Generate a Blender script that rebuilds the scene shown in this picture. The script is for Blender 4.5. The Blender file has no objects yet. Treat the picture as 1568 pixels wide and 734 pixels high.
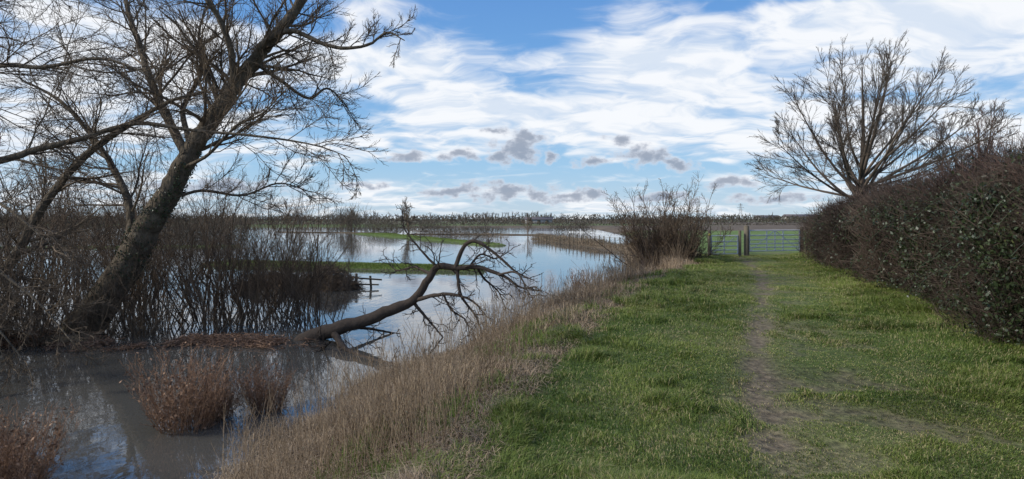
import bpy, math, numpy as np
from mathutils import Vector
rng=np.random.default_rng(7)
sc=bpy.context.scene
COL=sc.collection
WZ=-1.0; CAMH=1.65

# ------------------------------------------------------------ helpers
_tab=np.random.default_rng(3).random((256,256))
def vn(x,y):
    x=np.asarray(x,float);y=np.asarray(y,float)
    xi=np.floor(x).astype(int);yi=np.floor(y).astype(int)
    fx=x-xi;fy=y-yi;fx=fx*fx*(3-2*fx);fy=fy*fy*(3-2*fy)
    a=_tab[xi&255,yi&255];b=_tab[(xi+1)&255,yi&255];c=_tab[xi&255,(yi+1)&255];d=_tab[(xi+1)&255,(yi+1)&255]
    return (a*(1-fx)+b*fx)*(1-fy)+(c*(1-fx)+d*fx)*fy
def fbm(x,y,o=4):
    s=0;a=.5;t=0
    for i in range(o):
        s=s+a*vn(x*2**i+17*i,y*2**i+31*i);t+=a;a*=.5
    return s/t
def ss(a,b,x):
    t=np.clip((x-a)/(b-a),0,1);return t*t*(3-2*t)
def norm(a): return a/np.maximum(np.linalg.norm(a,axis=-1,keepdims=True),1e-9)

def build(name,parts,mat,smooth=False,parent=None,colors=None,link=True):
    V=[];L=[];T=[];A=[];off=0
    for v,f,a in parts:
        V.append(v)
        for ff in (f if isinstance(f,list) else [f]):
            L.append((ff+off).ravel());T.append(np.full(len(ff),ff.shape[1]))
        A.append(a if a is not None else np.zeros(len(v)));off+=len(v)
    V=np.concatenate(V);L=np.concatenate(L);T=np.concatenate(T);A=np.concatenate(A)
    me=bpy.data.meshes.new(name)
    me.vertices.add(len(V));me.vertices.foreach_set('co',V.astype(np.float32).ravel())
    me.loops.add(len(L));me.loops.foreach_set('vertex_index',L.astype(np.int32))
    me.polygons.add(len(T));st=np.concatenate([[0],np.cumsum(T)[:-1]])
    me.polygons.foreach_set('loop_start',st.astype(np.int32))
    if smooth: me.polygons.foreach_set('use_smooth',np.ones(len(T),bool))
    me.update(calc_edges=True)
    at=me.attributes.new('v','FLOAT','POINT');at.data.foreach_set('value',A.astype(np.float32))
    if colors is not None:
        c=me.attributes.new('Col','FLOAT_COLOR','POINT')
        c.data.foreach_set('color',np.concatenate([colors,np.ones((len(colors),1))],1).astype(np.float32).ravel())
    me.materials.append(mat)
    if not link: return me
    o=bpy.data.objects.new(name,me);COL.objects.link(o)
    if parent: o.parent=parent
    return o
def inst(name,me,loc,rz=0,s=1,sz=None):
    o=bpy.data.objects.new(name,me);COL.objects.link(o)
    o.location=loc;o.rotation_euler=(0,0,rz);o.scale=(s,s,sz or s);return o

def tubes(P,R,S=3,a=None):
    N,K,_=P.shape
    T=np.empty_like(P);T[:,1:-1]=P[:,2:]-P[:,:-2];T[:,0]=P[:,1]-P[:,0];T[:,-1]=P[:,-1]-P[:,-2];T=norm(T)
    m=norm(P[:,-1]-P[:,0])
    ref=np.where(np.abs(m[:,2:3])<.8,np.array([[0,0,1.]]),np.array([[1.,0,0]]))[:,None,:]
    U=norm(np.cross(T,ref));W=np.cross(T,U)
    an=np.arange(S)*2*np.pi/S
    V=P[:,:,None]+R[:,:,None,None]*(np.cos(an)[None,None,:,None]*U[:,:,None]+np.sin(an)[None,None,:,None]*W[:,:,None])
    idx=np.arange(N*K*S).reshape(N,K,S)
    q=np.stack([idx[:,:-1],np.roll(idx,-1,2)[:,:-1],np.roll(idx,-1,2)[:,1:],idx[:,1:]],-1).reshape(-1,4)
    if a is None: a=rng.random(N)
    return V.reshape(-1,3),q,np.repeat(a,K*S)

def grow(P,R,n,t0,t1,ratio,ang,K=5,up=0.0,wob=.18,rr=.6,rend=.25,rmin=.003,lenabs=None,angj=.25,shade=.5):
    N,K0,_=P.shape
    t=(np.arange(n)[None]+rng.random((N,n)))/n*(t1-t0)+t0
    f=t*(K0-1);i=np.minimum(f.astype(int),K0-2);f=f-i
    r=np.arange(N)[:,None]
    p=P[r,i]*(1-f[...,None])+P[r,i+1]*f[...,None]
    rad=R[r,i]*(1-f)+R[r,i+1]*f
    T=norm(P[r,i+1]-P[r,i])
    pe=rng.normal(size=T.shape);pe=norm(pe-(pe*T).sum(-1,keepdims=True)*T)
    a=ang+rng.normal(size=(N,n,1))*angj
    D=norm(np.cos(a)*T+np.sin(a)*pe+np.array([0,0,up]))
    L0=np.linalg.norm(np.diff(P,axis=1),axis=2).sum(1)[:,None] if lenabs is None else lenabs
    Ln=L0*ratio*(1-shade*t)*rng.uniform(.6,1.25,(N,n))
    M=N*n;D=D.reshape(M,3);pos=p.reshape(M,3);Ln=Ln.reshape(M,1)/(K-1)
    out=np.empty((M,K,3));out[:,0]=pos
    for k in range(1,K):
        D=norm(D+rng.normal(size=(M,3))*wob+np.array([0,0,up*.5]))
        pos=pos+D*Ln;out[:,k]=pos
    r0=np.maximum(rad.reshape(M)*rr,rmin)
    r0=np.minimum(r0,np.maximum(Ln[:,0]*(K-1)*.022,rmin))
    RR=r0[:,None]*np.linspace(1,rend,K)[None];RR=np.maximum(RR,rmin*.6)
    return out,RR
def poly(pts,rs,K=24,j=0.0,sc_=1.0):
    pts=np.array(pts,float);rs=np.array(rs,float)*sc_
    n=len(pts);t=np.linspace(0,n-1,K)
    q=np.concatenate([[2*pts[0]-pts[1]],pts,[2*pts[-1]-pts[-2]]])
    i=np.minimum(t.astype(int),n-2);f=(t-i)[:,None]
    a,b,c,d=q[i],q[i+1],q[i+2],q[i+3]
    P=.5*(2*b+(c-a)*f+(2*a-5*b+4*c-d)*f**2+(3*b-a-3*c+d)*f**3)
    R=np.interp(t,np.linspace(0,n-1,len(rs)),rs)
    if j:
        P=P+rng.normal(size=P.shape)*j*R[:,None]
        R=R*(1+rng.normal(size=R.shape)*j*.4)
    return P[None],R[None]
def blades(p,h,w,bend,lean=None,a=None):
    N=len(p);an=rng.uniform(0,2*np.pi,N)
    s=np.stack([np.cos(an),np.sin(an),np.zeros(N)],1)*w[:,None]/2
    an2=rng.uniform(0,2*np.pi,N)
    l=np.stack([np.cos(an2),np.sin(an2),np.zeros(N)],1)*(bend*h)[:,None]
    if lean is not None: l=l+lean*h[:,None]
    z=np.zeros((N,3));z[:,2]=h
    m=p+l*.35+z*.6;tp=p+l+z*np.clip(1-.35*np.linalg.norm(l,axis=1,keepdims=True)/h[:,None],.2,1)
    V=np.stack([p-s,p+s,m-s*.8,m+s*.8,tp],1).reshape(-1,3)
    b=np.arange(N)[:,None]*5
    return V,[b+np.array([[0,1,3,2]]),b+np.array([[2,3,4]])],np.repeat(rng.random(N) if a is None else a,5)
def leaves(p,size,asp=.6,a=None):
    N=len(p);u=norm(rng.normal(size=(N,3)));w=rng.normal(size=(N,3));w=norm(w-(w*u).sum(1,keepdims=True)*u)
    s=size[:,None]
    V=np.stack([p-u*s,p+w*s*asp-u*s*.1,p+u*s,p-w*s*asp-u*s*.1],1).reshape(-1,3)
    return V,np.arange(N)[:,None]*4+np.array([[0,1,2,3]]),np.repeat(rng.random(N) if a is None else a,4)
def boxp(c,s,rz=0,a=0.5):
    v=np.array([[x,y,z] for x in(-.5,.5) for y in(-.5,.5) for z in(-.5,.5)])*np.array(s)
    ca,sa=math.cos(rz),math.sin(rz)
    v=np.stack([v[:,0]*ca-v[:,1]*sa,v[:,0]*sa+v[:,1]*ca,v[:,2]],1)+np.array(c)
    f=np.array([[0,1,3,2],[4,6,7,5],[0,4,5,1],[2,3,7,6],[0,2,6,4],[1,5,7,3]])
    return v,f,np.full(8,a)
def bar(p0,p1,r,S=8,a=None):
    P=np.array([p0,p1],float)[None];return tubes(P,np.full((1,2),r),S,a)

# ------------------------------------------------------------ materials
def mat(name,c1,c2,rough=.8,scale=8,bump=.0,transl=0,spec=.3,mixn=.45,metal=0,bscale=None,c3=None):
    m=bpy.data.materials.new(name);m.use_nodes=True;nt=m.node_tree;n=nt.nodes;l=nt.links
    b=n['Principled BSDF'];b.inputs['Roughness'].default_value=rough
    b.inputs['Specular IOR Level'].default_value=spec;b.inputs['Metallic'].default_value=metal
    at=n.new('ShaderNodeAttribute');at.attribute_name='v'
    tc=n.new('ShaderNodeTexCoord');no=n.new('ShaderNodeTexNoise');no.inputs['Scale'].default_value=scale;no.inputs['Detail'].default_value=2
    l.new(tc.outputs['Object'],no.inputs['Vector'])
    mx=n.new('ShaderNodeMix');mx.data_type='FLOAT';mx.inputs[0].default_value=mixn
    l.new(at.outputs['Fac'],mx.inputs[2]);l.new(no.outputs['Fac'],mx.inputs[3])
    cr=n.new('ShaderNodeValToRGB');e=cr.color_ramp.elements
    e[0].position=.2;e[1].position=.75;e[0].color=(*c1,1);e[1].color=(*c2,1)
    if c3: x=e.new(.9);x.color=(*c3,1)
    l.new(mx.outputs[0],cr.inputs[0]);l.new(cr.outputs[0],b.inputs['Base Color'])
    if bump:
        mp=n.new('ShaderNodeMapping');mp.inputs['Scale'].default_value=(1,1,.35);l.new(tc.outputs['Object'],mp.inputs[0])
        n2=n.new('ShaderNodeTexNoise');n2.inputs['Scale'].default_value=bscale or scale*3;n2.inputs['Detail'].default_value=5
        l.new(mp.outputs[0],n2.inputs['Vector'])
        bp=n.new('ShaderNodeBump');bp.inputs['Strength'].default_value=1;bp.inputs['Distance'].default_value=bump
        l.new(n2.outputs['Fac'],bp.inputs['Height']);l.new(bp.outputs[0],b.inputs['Normal'])
    if transl:
        t=n.new('ShaderNodeBsdfTranslucent');l.new(cr.outputs[0],t.inputs['Color'])
        ms=n.new('ShaderNodeMixShader');ms.inputs[0].default_value=transl
        l.new(b.outputs[0],ms.inputs[1]);l.new(t.outputs[0],ms.inputs[2]);l.new(ms.outputs[0],n['Material Output'].inputs['Surface'])
    return m
M_bark=mat('bark',(.045,.035,.025),(.18,.145,.10),.95,7,.09,bscale=16,mixn=.85)
M_twig=mat('twig_bark',(.06,.045,.03),(.19,.14,.09),.85,3)
M_barkR=mat('ash_bark',(.05,.04,.032),(.15,.115,.085),.9,3)
M_dead=mat('dead_wood',(.024,.018,.014),(.12,.088,.062),.85,7,.02,bscale=30)
M_thick=mat('thicket_twigs',(.05,.036,.024),(.20,.142,.092),.85,.6)
M_ivy=mat('ivy_leaves',(.015,.025,.010),(.06,.085,.03),.4,2,spec=.5)
M_grass=mat('grass_blades',(.075,.125,.02),(.24,.29,.065),.55,.9,transl=.25,mixn=.35,c3=(.44,.37,.19))
M_reed=mat('dry_reeds',(.13,.09,.055),(.47,.355,.23),.8,1.2,mixn=.4)
M_dock=mat('dock_stems',(.11,.06,.036),(.33,.20,.12),.8,2)
M_hleaf=mat('hedge_leaves',(.014,.026,.009),(.06,.082,.03),.45,1.2,spec=.5,mixn=.4,c3=(.15,.15,.06))
M_htwig=mat('hedge_twigs',(.035,.024,.018),(.145,.105,.078),.8,.8)
M_hred=mat('hedge_top_twigs',(.065,.038,.03),(.20,.125,.095),.8,1)
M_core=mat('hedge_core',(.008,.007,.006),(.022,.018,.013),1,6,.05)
M_far=mat('hazed_distant_twigs',(.12,.105,.095),(.22,.19,.165),.95,.02)  # colour lightened to stand in for haze over the far trees
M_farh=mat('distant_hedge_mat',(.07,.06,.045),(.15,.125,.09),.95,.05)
M_metal=mat('galvanised_steel',(.56,.55,.56),(.74,.73,.74),.6,4,metal=.0)
M_post=mat('weathered_post',(.06,.05,.035),(.19,.16,.11),.85,6,.01)
M_wall=mat('rendered_wall',(.30,.28,.26),(.42,.40,.37),.9,.2)
M_roof=mat('slate_roof',(.13,.11,.11),(.25,.20,.19),.8,.2)

# ------------------------------------------------------------ terrain
BY=[-60,0,4.1,7.3,12,17.4,22,25,30,45,60,100,170,260];BX=[-16,-1.2,-.5,.2,1.7,3.6,5.8,7.0,8.3,11.2,15,20,24,26]
WY=[-60,0,4,5,6.6,8.5,10.4,12.7,14.6,19,24,33,45,70,100,170,260];WX=[-20,-2.0,-2.0,-2.4,-3.1,-3.0,-2.5,-1.4,-.4,1.5,3.3,6.3,9.2,13,17.5,21,23]
def capsule(x,y,ax,ay,bx,by,wa,wb):
    dx,dy=bx-ax,by-ay;t=np.clip(((x-ax)*dx+(y-ay)*dy)/(dx*dx+dy*dy),0,1)
    d=np.hypot(x-ax-t*dx,y-ay-t*dy);w=wa+(wb-wa)*t
    return d/(w*(.75+.6*fbm(x*.35,y*.35,3)))
STR=[(-16,37.5,-1.8,33.5,2.3,.8,'g'),(-24,112,-1.5,64,5,1.4,'g'),(3.5,84,9.8,52,1.4,1.6,'b'),(-11.5,14.0,-9.0,14.0,.5,.3,'b'),
     (-30,15,-13,16,2.5,1.0,'b'),(-44,126,-22,118,3,2,'b'),(-16,110,6,104,2.5,1.5,'b'),(-46,58,-26,62,2,1,'g'),(-9.5,25,-6.3,25,1.1,.8,'b')]
def trail(x,y):
    tx=1.95+(y-4.1)*.335-.3*np.sin(y*.25)
    d=(x-tx);w=.24+.07*np.sin(y*1.3)
    n=fbm(x*2.6,y*2.0,4)
    a=np.exp(-(d/w)**2)*(.35+.65*ss(.40,.62,n+.02))
    d2=x-(tx+1.3+.15*np.sin(y*.7));b=np.exp(-(d2/.7)**2)*.65*ss(.52,.72,n)*ss(16,5,y)
    d3=x-(tx+.45);c=np.exp(-(d3/.45)**2)*.45*ss(.48,.68,fbm(x*4,y*3,3))
    return np.clip(a+b+c,0,1)*ss(31,27,y)
def H(x,y):
    x=np.asarray(x,float);y=np.asarray(y,float)
    xb=np.interp(y,BY,BX);xw=np.interp(y,WY,WX)+(fbm(y*.45,y*0+3.1,3)-.5)*1.0
    t=(x-xw)/(xb-xw)
    bed=-1.06-.45*ss(0,-1.2,t)
    h=np.where(t<0,bed,-1.06+1.06*ss(-.05,1.05,t)**.9)
    plat=-.38*ss(33,100,y)
    h=np.where(t>0,h+plat*ss(0,1,t),h)
    for (ax,ay,bx,by,wa,wb,k) in STR:
        c=capsule(x,y,ax,ay,bx,by,wa,wb);h=np.maximum(h,-1.5+.66*ss(1.5,.3,c))
    far=ss(165,195,y+25*(fbm(x*.02,y*.02,3)-.5)*2);h=h*(1-far)+far*(-.6)
    h=h+ (fbm(x*.9,y*.9,4)-.5)*.10*ss(-.2,.6,t)*ss(80,20,y)
    h=h-.035*trail(x,y)
    return h
def axis(segs):
    o=[]
    for a,b,s in segs: o.append(np.arange(a,b,s))
    return np.concatenate(o)
gx=np.concatenate([-np.geomspace(60,3500,22)[::-1],axis([(-58,-15,1.0),(-15,-6,.3),(-6,13,.13),(13,60,.8)]),np.geomspace(60,3500,22)])
gy=np.concatenate([[-300,-100,-60,-30,-12,-5],axis([(-2,2,.5),(2,20,.13),(20,40,.3),(40,120,1.0),(120,200,2.)]),np.geomspace(200,4000,26)])
X,Y=np.meshgrid(gx,gy,indexing='ij');x=X.ravel();y=Y.ravel();z=H(x,y)
nx,ny=len(gx),len(gy);ii=np.arange(nx*ny).reshape(nx,ny)
F=np.stack([ii[:-1,:-1],ii[1:,:-1],ii[1:,1:],ii[:-1,1:]],-1).reshape(-1,4)
xb=np.interp(y,BY,BX);xw=np.interp(y,WY,WX)
def mixc(a,b,t): return a*(1-t[:,None])+np.array(b)[None]*t[:,None]
n1=fbm(x*.7,y*.7,4)
c=np.tile(np.array([[.085,.12,.03]]),(len(x),1))
c=mixc(c,(.15,.155,.06),ss(.42,.7,n1))
c=mixc(c,(.17,.135,.088),trail(x,y))
bank=ss(.35,-.25,x-xb)*ss(60,50,y);c=mixc(c,(.15,.115,.07),bank)
fld=ss(31,33,y)*ss(.5,1.5,x-xb);c=mixc(c,(.145,.21,.055),fld)
c=mixc(c,(.15,.115,.08),ss(104,116,y));c=mixc(c,(.12,.16,.05),ss(175,210,y)*ss(.4,.6,fbm(x*.008,y*.006,2)));c=mixc(c,(.13,.11,.08),ss(260,300,y)*ss(.45,.55,fbm(x*.004+9,y*.005,2)))
for s in STR:
    cc=capsule(x,y,*s[:6]);c=mixc(c,(.13,.19,.045) if s[6]=='g' else (.16,.12,.075),ss(1.6,1.2,cc)*(x<xw+1))
c=mixc(c,(.07,.055,.037),ss(-.93,-1.0,z)*(y<150))
m=bpy.data.materials.new('ground_soil_grass');m.use_nodes=True;nt=m.node_tree;n=nt.nodes;l=nt.links;b=n['Principled BSDF']
b.inputs['Roughness'].default_value=.9;b.inputs['Specular IOR Level'].default_value=.2
at=n.new('ShaderNodeAttribute');at.attribute_name='Col';tc=n.new('ShaderNodeTexCoord')
no=n.new('ShaderNodeTexNoise');no.inputs['Scale'].default_value=14;no.inputs['Detail'].default_value=6;l.new(tc.outputs['Object'],no.inputs['Vector'])
no2=n.new('ShaderNodeTexNoise');no2.inputs['Scale'].default_value=.25;no2.inputs['Detail'].default_value=5;l.new(tc.outputs['Object'],no2.inputs['Vector'])
mr=n.new('ShaderNodeMapRange');mr.inputs[1].default_value=.3;mr.inputs[2].default_value=.7;mr.inputs[3].default_value=.45;mr.inputs[4].default_value=1.35;l.new(no.outputs['Fac'],mr.inputs[0])
mr2=n.new('ShaderNodeMapRange');mr2.inputs[1].default_value=.3;mr2.inputs[2].default_value=.7;mr2.inputs[3].default_value=.75;mr2.inputs[4].default_value=1.25;l.new(no2.outputs['Fac'],mr2.inputs[0])
mu=n.new('ShaderNodeMath');mu.operation='MULTIPLY';l.new(mr.outputs[0],mu.inputs[0]);l.new(mr2.outputs[0],mu.inputs[1])
vm=n.new('ShaderNodeVectorMath');vm.operation='SCALE';l.new(at.outputs['Color'],vm.inputs[0]);l.new(mu.outputs[0],vm.inputs['Scale'])
l.new(vm.outputs[0],b.inputs['Base Color'])
bp=n.new('ShaderNodeBump');bp.inputs['Distance'].default_value=.04;l.new(no.outputs['Fac'],bp.inputs['Height']);l.new(bp.outputs[0],b.inputs['Normal'])
build('ground',[(np.stack([x,y,z],1),F,None)],m,smooth=True,colors=c)

# water
m=bpy.data.materials.new('flood_water');m.use_nodes=True;nt=m.node_tree;n=nt.nodes;l=nt.links;b=n['Principled BSDF']
b.inputs['Base Color'].default_value=(.082,.078,.067,1);b.inputs['Roughness'].default_value=.03;b.inputs['IOR'].default_value=1.55;b.inputs['Specular IOR Level'].default_value=.9
tc=n.new('ShaderNodeTexCoord');mp=n.new('ShaderNodeMapping');mp.inputs['Scale'].default_value=(1,.55,1);mp.inputs['Rotation'].default_value=(0,0,.3);l.new(tc.outputs['Object'],mp.inputs[0])
a1=n.new('ShaderNodeTexNoise');a1.inputs['Scale'].default_value=3.2;a1.inputs['Detail'].default_value=3;a1.inputs['Distortion'].default_value=.4;l.new(mp.outputs[0],a1.inputs['Vector'])
a2=n.new('ShaderNodeTexNoise');a2.inputs['Scale'].default_value=.12;a2.inputs['Detail'].default_value=3;l.new(tc.outputs['Object'],a2.inputs['Vector'])
r2=n.new('ShaderNodeMapRange');r2.inputs[1].default_value=.4;r2.inputs[2].default_value=.6;r2.inputs[3].default_value=.12;r2.inputs[4].default_value=.55;l.new(a2.outputs['Fac'],r2.inputs[0])
bp=n.new('ShaderNodeBump');bp.inputs['Distance'].default_value=.014;l.new(a1.outputs['Fac'],bp.inputs['Height']);l.new(r2.outputs[0],bp.inputs['Strength']);l.new(bp.outputs[0],b.inputs['Normal'])
v=np.array([[-900,-40,WZ],[120,-40,WZ],[120,240,WZ],[-900,240,WZ]],float)
build('flood_water',[(v,np.array([[0,1,2,3]]),None)],m)

# ------------------------------------------------------------ grass
def strip_points(n,y0,y1,left,right,clump=0):
    y=y0*(y1/y0)**rng.random(n);u=rng.random(n);x=left(y)+u*(right(y)-left(y));return x,y
hx=lambda y:6.45+(y-7.9)*.315     # hedge foot line
bx=lambda y:np.interp(y,BY,BX)
gp=[]
x,y=strip_points(500000,2.9,30,lambda y:np.maximum(bx(y)-.5,-.85*y),lambda y:np.minimum(hx(y)+.4,.85*y))
tr=trail(x,y);edge=x-bx(y)
keep=(rng.random(len(x))>tr*.82)&(rng.random(len(x))<ss(-.6,.5,edge+(fbm(x*1.4,y*1.4,3)-.5)*1.6))
x,y,tr,edge=x[keep],y[keep],tr[keep],edge[keep]
cl=fbm(x*1.1,y*1.1,4);c2=fbm(x*3.5+5,y*3.5,3)
nearhedge=ss(1.6,.2,hx(y)-x)
walk=ss(.35,.6,fbm(x*.8,y*.5+3,3)+.06)*np.exp(-((x-(1.95+(y-4.1)*.335+.7))/1.5)**2)
h=(.022+.09*ss(.42,.70,cl)*ss(.35,.6,c2)+.03*rng.random(len(x)))*(1+1.0*ss(2.2,.3,edge)*ss(.4,.6,c2)+.8*nearhedge)*(1-.6*tr)*(1-.45*walk)
w=.0032+.00042*y
straw=(rng.random(len(x))<.09+.18*walk+.35*tr+.14*ss(.5,.7,fbm(x*1.7+30,y*1.7,3)))
a=np.clip(.30+1.0*(c2-.5)+1.1*(fbm(x*.5,y*.4+7,3)-.5)+.24*rng.normal(size=len(x))+.2*walk,0,.85)
a=np.where(straw,rng.uniform(.95,1.35,len(x)),a)
ln=np.stack([fbm(x*.9,y*.9+50,3)-.5,fbm(x*.9+80,y*.9,3)-.5,0*x],1)*2.2
p=np.stack([x,y,H(x,y)-.01],1)
gp.append(blades(p,h,w,rng.uniform(.2,1.1,len(x)),ln,a))
for s,nn in ((STR[0],26000),(STR[1],14000)):
    t=rng.random(nn);q=rng.normal(size=(nn,2))*(s[4]+(s[5]-s[4])*t)[:,None]*.55
    x=s[0]+(s[2]-s[0])*t+q[:,0];y=s[1]+(s[3]-s[1])*t+q[:,1];z=H(x,y);k=z>-.99
    x,y,z=x[k],y[k],z[k];gp.append(blades(np.stack([x,y,z],1),rng.uniform(.05,.16,len(x)),np.full(len(x),.02),rng.uniform(.1,.5,len(x)),a=np.clip(rng.normal(size=len(x))*.18+.45,0,1)))
tx=rng.uniform(0,1,60);ty=4.5*(22/4.5)**rng.random(60)
for u,yy in zip(tx,ty):
    xx=bx(yy)-.2-u*1.1;nn=130;px_=xx+rng.normal(size=nn)*.16;py=yy+rng.normal(size=nn)*.16
    gp.append(blades(np.stack([px_,py,H(px_,py)],1),rng.uniform(.08,.24,nn),np.full(nn,.005+.0004*yy),rng.uniform(.3,.9,nn),a=np.clip(rng.normal(size=nn)*.12+.4,0,1)))
build('grass',gp,M_grass)

# ------------------------------------------------------------ dry reeds along the bank
rp=[]
wx=lambda y:np.interp(y,WY,WX)
x,y=strip_points(125000,3.2,34,lambda y:wx(y)-.2,lambda y:bx(y)+.45)
cl=fbm(x*1.0+3,y*1.0,4);t=(x-wx(y))/(bx(y)-wx(y));k=(rng.random(len(x))<ss(.32,.55,cl)*.9+.08)&(rng.random(len(x))<ss(1.25,.85,t))&(rng.random(len(x))<ss(-.2,.25,t)+.15)
x,y,cl,t=x[k],y[k],cl[k],t[k]
h=(.10+.46*ss(.38,.68,cl)*ss(1.15,.65,t)*(.45+.55*ss(.0,.5,t)))*rng.uniform(.4,1.15,len(x))*(.85+.3*ss(6,12,y))
ln=np.stack([fbm(x*.6,y*.6+50,3)-.5-.08,fbm(x*.6+80,y*.6,3)-.5,0*x],1)*1.9
rp.append(blades(np.stack([x,y,H(x,y)-.02],1),h,.0028+.00033*y,rng.uniform(.05,1.2,len(x)),ln,np.clip(rng.normal(size=len(x))*.32+.50+.9*(cl-.5),0,1)))
x,y=strip_points(70000,3.2,30,lambda y:wx(y)-.1,lambda y:bx(y)+.25)
rp.append(blades(np.stack([x,y,H(x,y)+.0],1),rng.uniform(.04,.12,len(x)),.004+.0004*y,rng.uniform(1.,3.,len(x)),a=np.clip(rng.normal(size=len(x))*.2+.45,0,1)))
x,y=strip_points(3600,4.6,34,lambda y:wx(y)+.1,lambda y:bx(y)-.1)
k=(fbm(x*.7+13,y*.7,3)>.47);x,y=x[k],y[k];N=len(x)
hh=rng.uniform(.4,.9,N);L=rng.normal(size=(N,2))*.2
ts=np.linspace(0,1,5)
P=np.stack([x[:,None]+L[:,:1]*ts**1.6*hh[:,None],y[:,None]+L[:,1:]*ts**1.6*hh[:,None],H(x,y)[:,None]+hh[:,None]*ts],-1)
R=(.0018+.00014*y)[:,None]*np.linspace(1,.5,5)
rp.append(tubes(P,R,3,np.clip(rng.normal(size=N)*.25+.3,0,1)))
C,CR=grow(P,R,6,.6,1,.14,.5,3,up=.3,rmin=.0014);rp.append(tubes(C,CR,3,rng.random(len(C))*.5))
build('dry_reeds',rp,M_reed)

# ------------------------------------------------------------ left willow tree
def L3(pts,y0,dy=0):
    n=len(pts);return [(p[0],y0+dy*i/(n-1),p[1]) for i,p in enumerate(pts)]
tr_=poly(L3([(-10.3,-1.5),(-9.9,-.9),(-9.15,.22),(-8.4,1.58),(-7.83,2.62),(-7.38,3.52),(-6.8,4.43),(-6.36,5.1),(-5.83,5.8),(-5.3,6.5),(-4.7,7.6),(-4.3,8.9)],15,.8),[.48,.42,.34,.285,.235,.205,.185,.165,.14,.12,.09,.03],90,.06)
A=poly(L3([(-6.15,5.3),(-5.75,5.75),(-5.2,5.98),(-4.75,5.85),(-4.3,5.62),(-3.8,5.48),(-3.2,5.52),(-2.76,5.76),(-2.35,5.55)],15.3,-1.0),[.10,.085,.07,.06,.05,.04,.03,.012],32,.08,.85)
B=poly(L3([(-7.6,3.15),(-8.16,4.05),(-8.7,5.0),(-9.06,5.8),(-9.5,6.7),(-9.9,7.8),(-10.5,8.8)],15.2,1.5),[.14,.12,.10,.08,.06,.03],36,.08,.8)
C_=poly(L3([(-6.5,4.9),(-6.5,5.6),(-6.65,6.2),(-6.95,6.8),(-7.1,7.8),(-7.0,8.8)],15.3,-1.2),[.10,.09,.07,.05,.02],26,.08,.8)
D_=poly(L3([(-8.9,.9),(-9.0,1.8),(-9.5,2.7),(-10.3,3.7),(-11.3,4.6),(-12.5,5.2)],15.1,1.5),[.10,.09,.07,.05,.02],30,.08)
E_=poly(L3([(-7.5,3.4),(-7.9,4.3),(-7.7,5.3),(-8.0,6.4),(-7.9,7.6)],15.2,2),[.07,.055,.04,.015],24,.08)
F_=poly(L3([(-7.7,2.8),(-6.9,3.1),(-6.1,3.7),(-5.4,3.9),(-4.8,4.3)],15.2,-1.5),[.045,.035,.025,.008],24,.08)
G_=poly(L3([(-6.2,5.4),(-5.6,5.0),(-5.0,4.6),(-4.6,4.9),(-4.2,4.5)],15.4,1.2),[.05,.04,.03,.01],24,.08)
H_=poly(L3([(-8.2,2.0),(-7.3,2.3),(-6.4,2.2),(-5.6,2.5),(-4.9,2.3)],15.1,.8),[.04,.032,.022,.008],24,.08)
limbs=[tr_,A,B,C_,D_,E_,F_,G_,H_]
e=bpy.data.objects.new('willow_tree',None);COL.objects.link(e)
build('trunk_and_limbs',[tubes(*tr_,18)]+[tubes(*q,9) for q in limbs[1:]],M_bark,True,e)
sub=[(tr_[0][:,33:],tr_[1][:,33:])]+[(q[0][:,4:],q[1][:,4:]) for q in limbs[1:]]
parts=[]
for q,n0,L0 in zip(sub,(46,18,34,22,28,28,18,16,16),(2.4,1.1,2.4,2.0,2.4,2.2,1.7,1.6,1.4)):
    c1,r1=grow(*q,n0,.05,1,1,.85,8,.08,.14,.35,lenabs=L0,rmin=.012)
    c2,r2=grow(c1,r1,10,.12,1,.55,.62,6,.06,.15,.6,rmin=.0075)
    c3,r3=grow(c2,r2,6,.15,1,.62,.6,4,.06,.15,.6,rmin=.0052)
    parts+=[tubes(c1,r1,5),tubes(c2,r2,3),tubes(c3,r3,3)]
build('twigs',parts,M_twig,False,e)
N=4000;k=rng.integers(6,38,N);an=rng.uniform(0,6.28,N);P0=tr_[0][0][k];R0=tr_[1][0][k]
pp=P0+np.stack([np.cos(an)*(R0+.02+.05*rng.random(N)),np.sin(an)*(R0+.02+.05*rng.random(N)),rng.normal(size=N)*.06],1)
kk=fbm(pp[:,0]*2+5,pp[:,2]*1.6,3)>.56;build('ivy',[leaves(pp[kk],rng.uniform(.018,.034,kk.sum()),.7)],M_ivy,False,e)

e=bpy.data.objects.new('willow_tree',None);COL.objects.link(e)
T2=poly([(-13.5,12.5,-1.5),(-13.2,12.5,0),(-12.6,12.4,1.4),(-11.9,12.3,2.6),(-11.6,12.4,4),(-11.8,12.7,5.6),(-11.6,13,7.5)],[.45,.36,.3,.25,.2,.14,.05],30,.05)
LA=poly([(-12.2,12.3,2.1),(-10.9,12.2,2.5),(-9.4,12,2.72),(-8.7,12,2.93),(-7.85,12,3.13),(-6.9,12,3.4),(-5.8,11.8,3.25),(-4.4,11.6,3.1),(-3.4,11.4,2.92),(-2.8,11.3,2.7)],[.12,.10,.085,.07,.055,.04,.028,.016,.007],44,.08,.8)
LB=poly([(-12.6,12.8,.2),(-11.4,13.8,.1),(-10.7,14,.8),(-10.0,14,2.0),(-9.16,14,2.98),(-8.3,14,3.6),(-7.3,13.8,4.1),(-6.4,13.6,4.3)],[.17,.15,.13,.11,.09,.06,.03],36,.08,.75)
LC=poly([(-11.8,12.4,3.2),(-10.4,11.8,3.9),(-9.0,11.4,4.3),(-7.9,11,4.2),(-6.8,10.8,4.3),(-5.9,10.6,4.0)],[.08,.06,.05,.035,.012],30,.07,.8)
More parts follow.
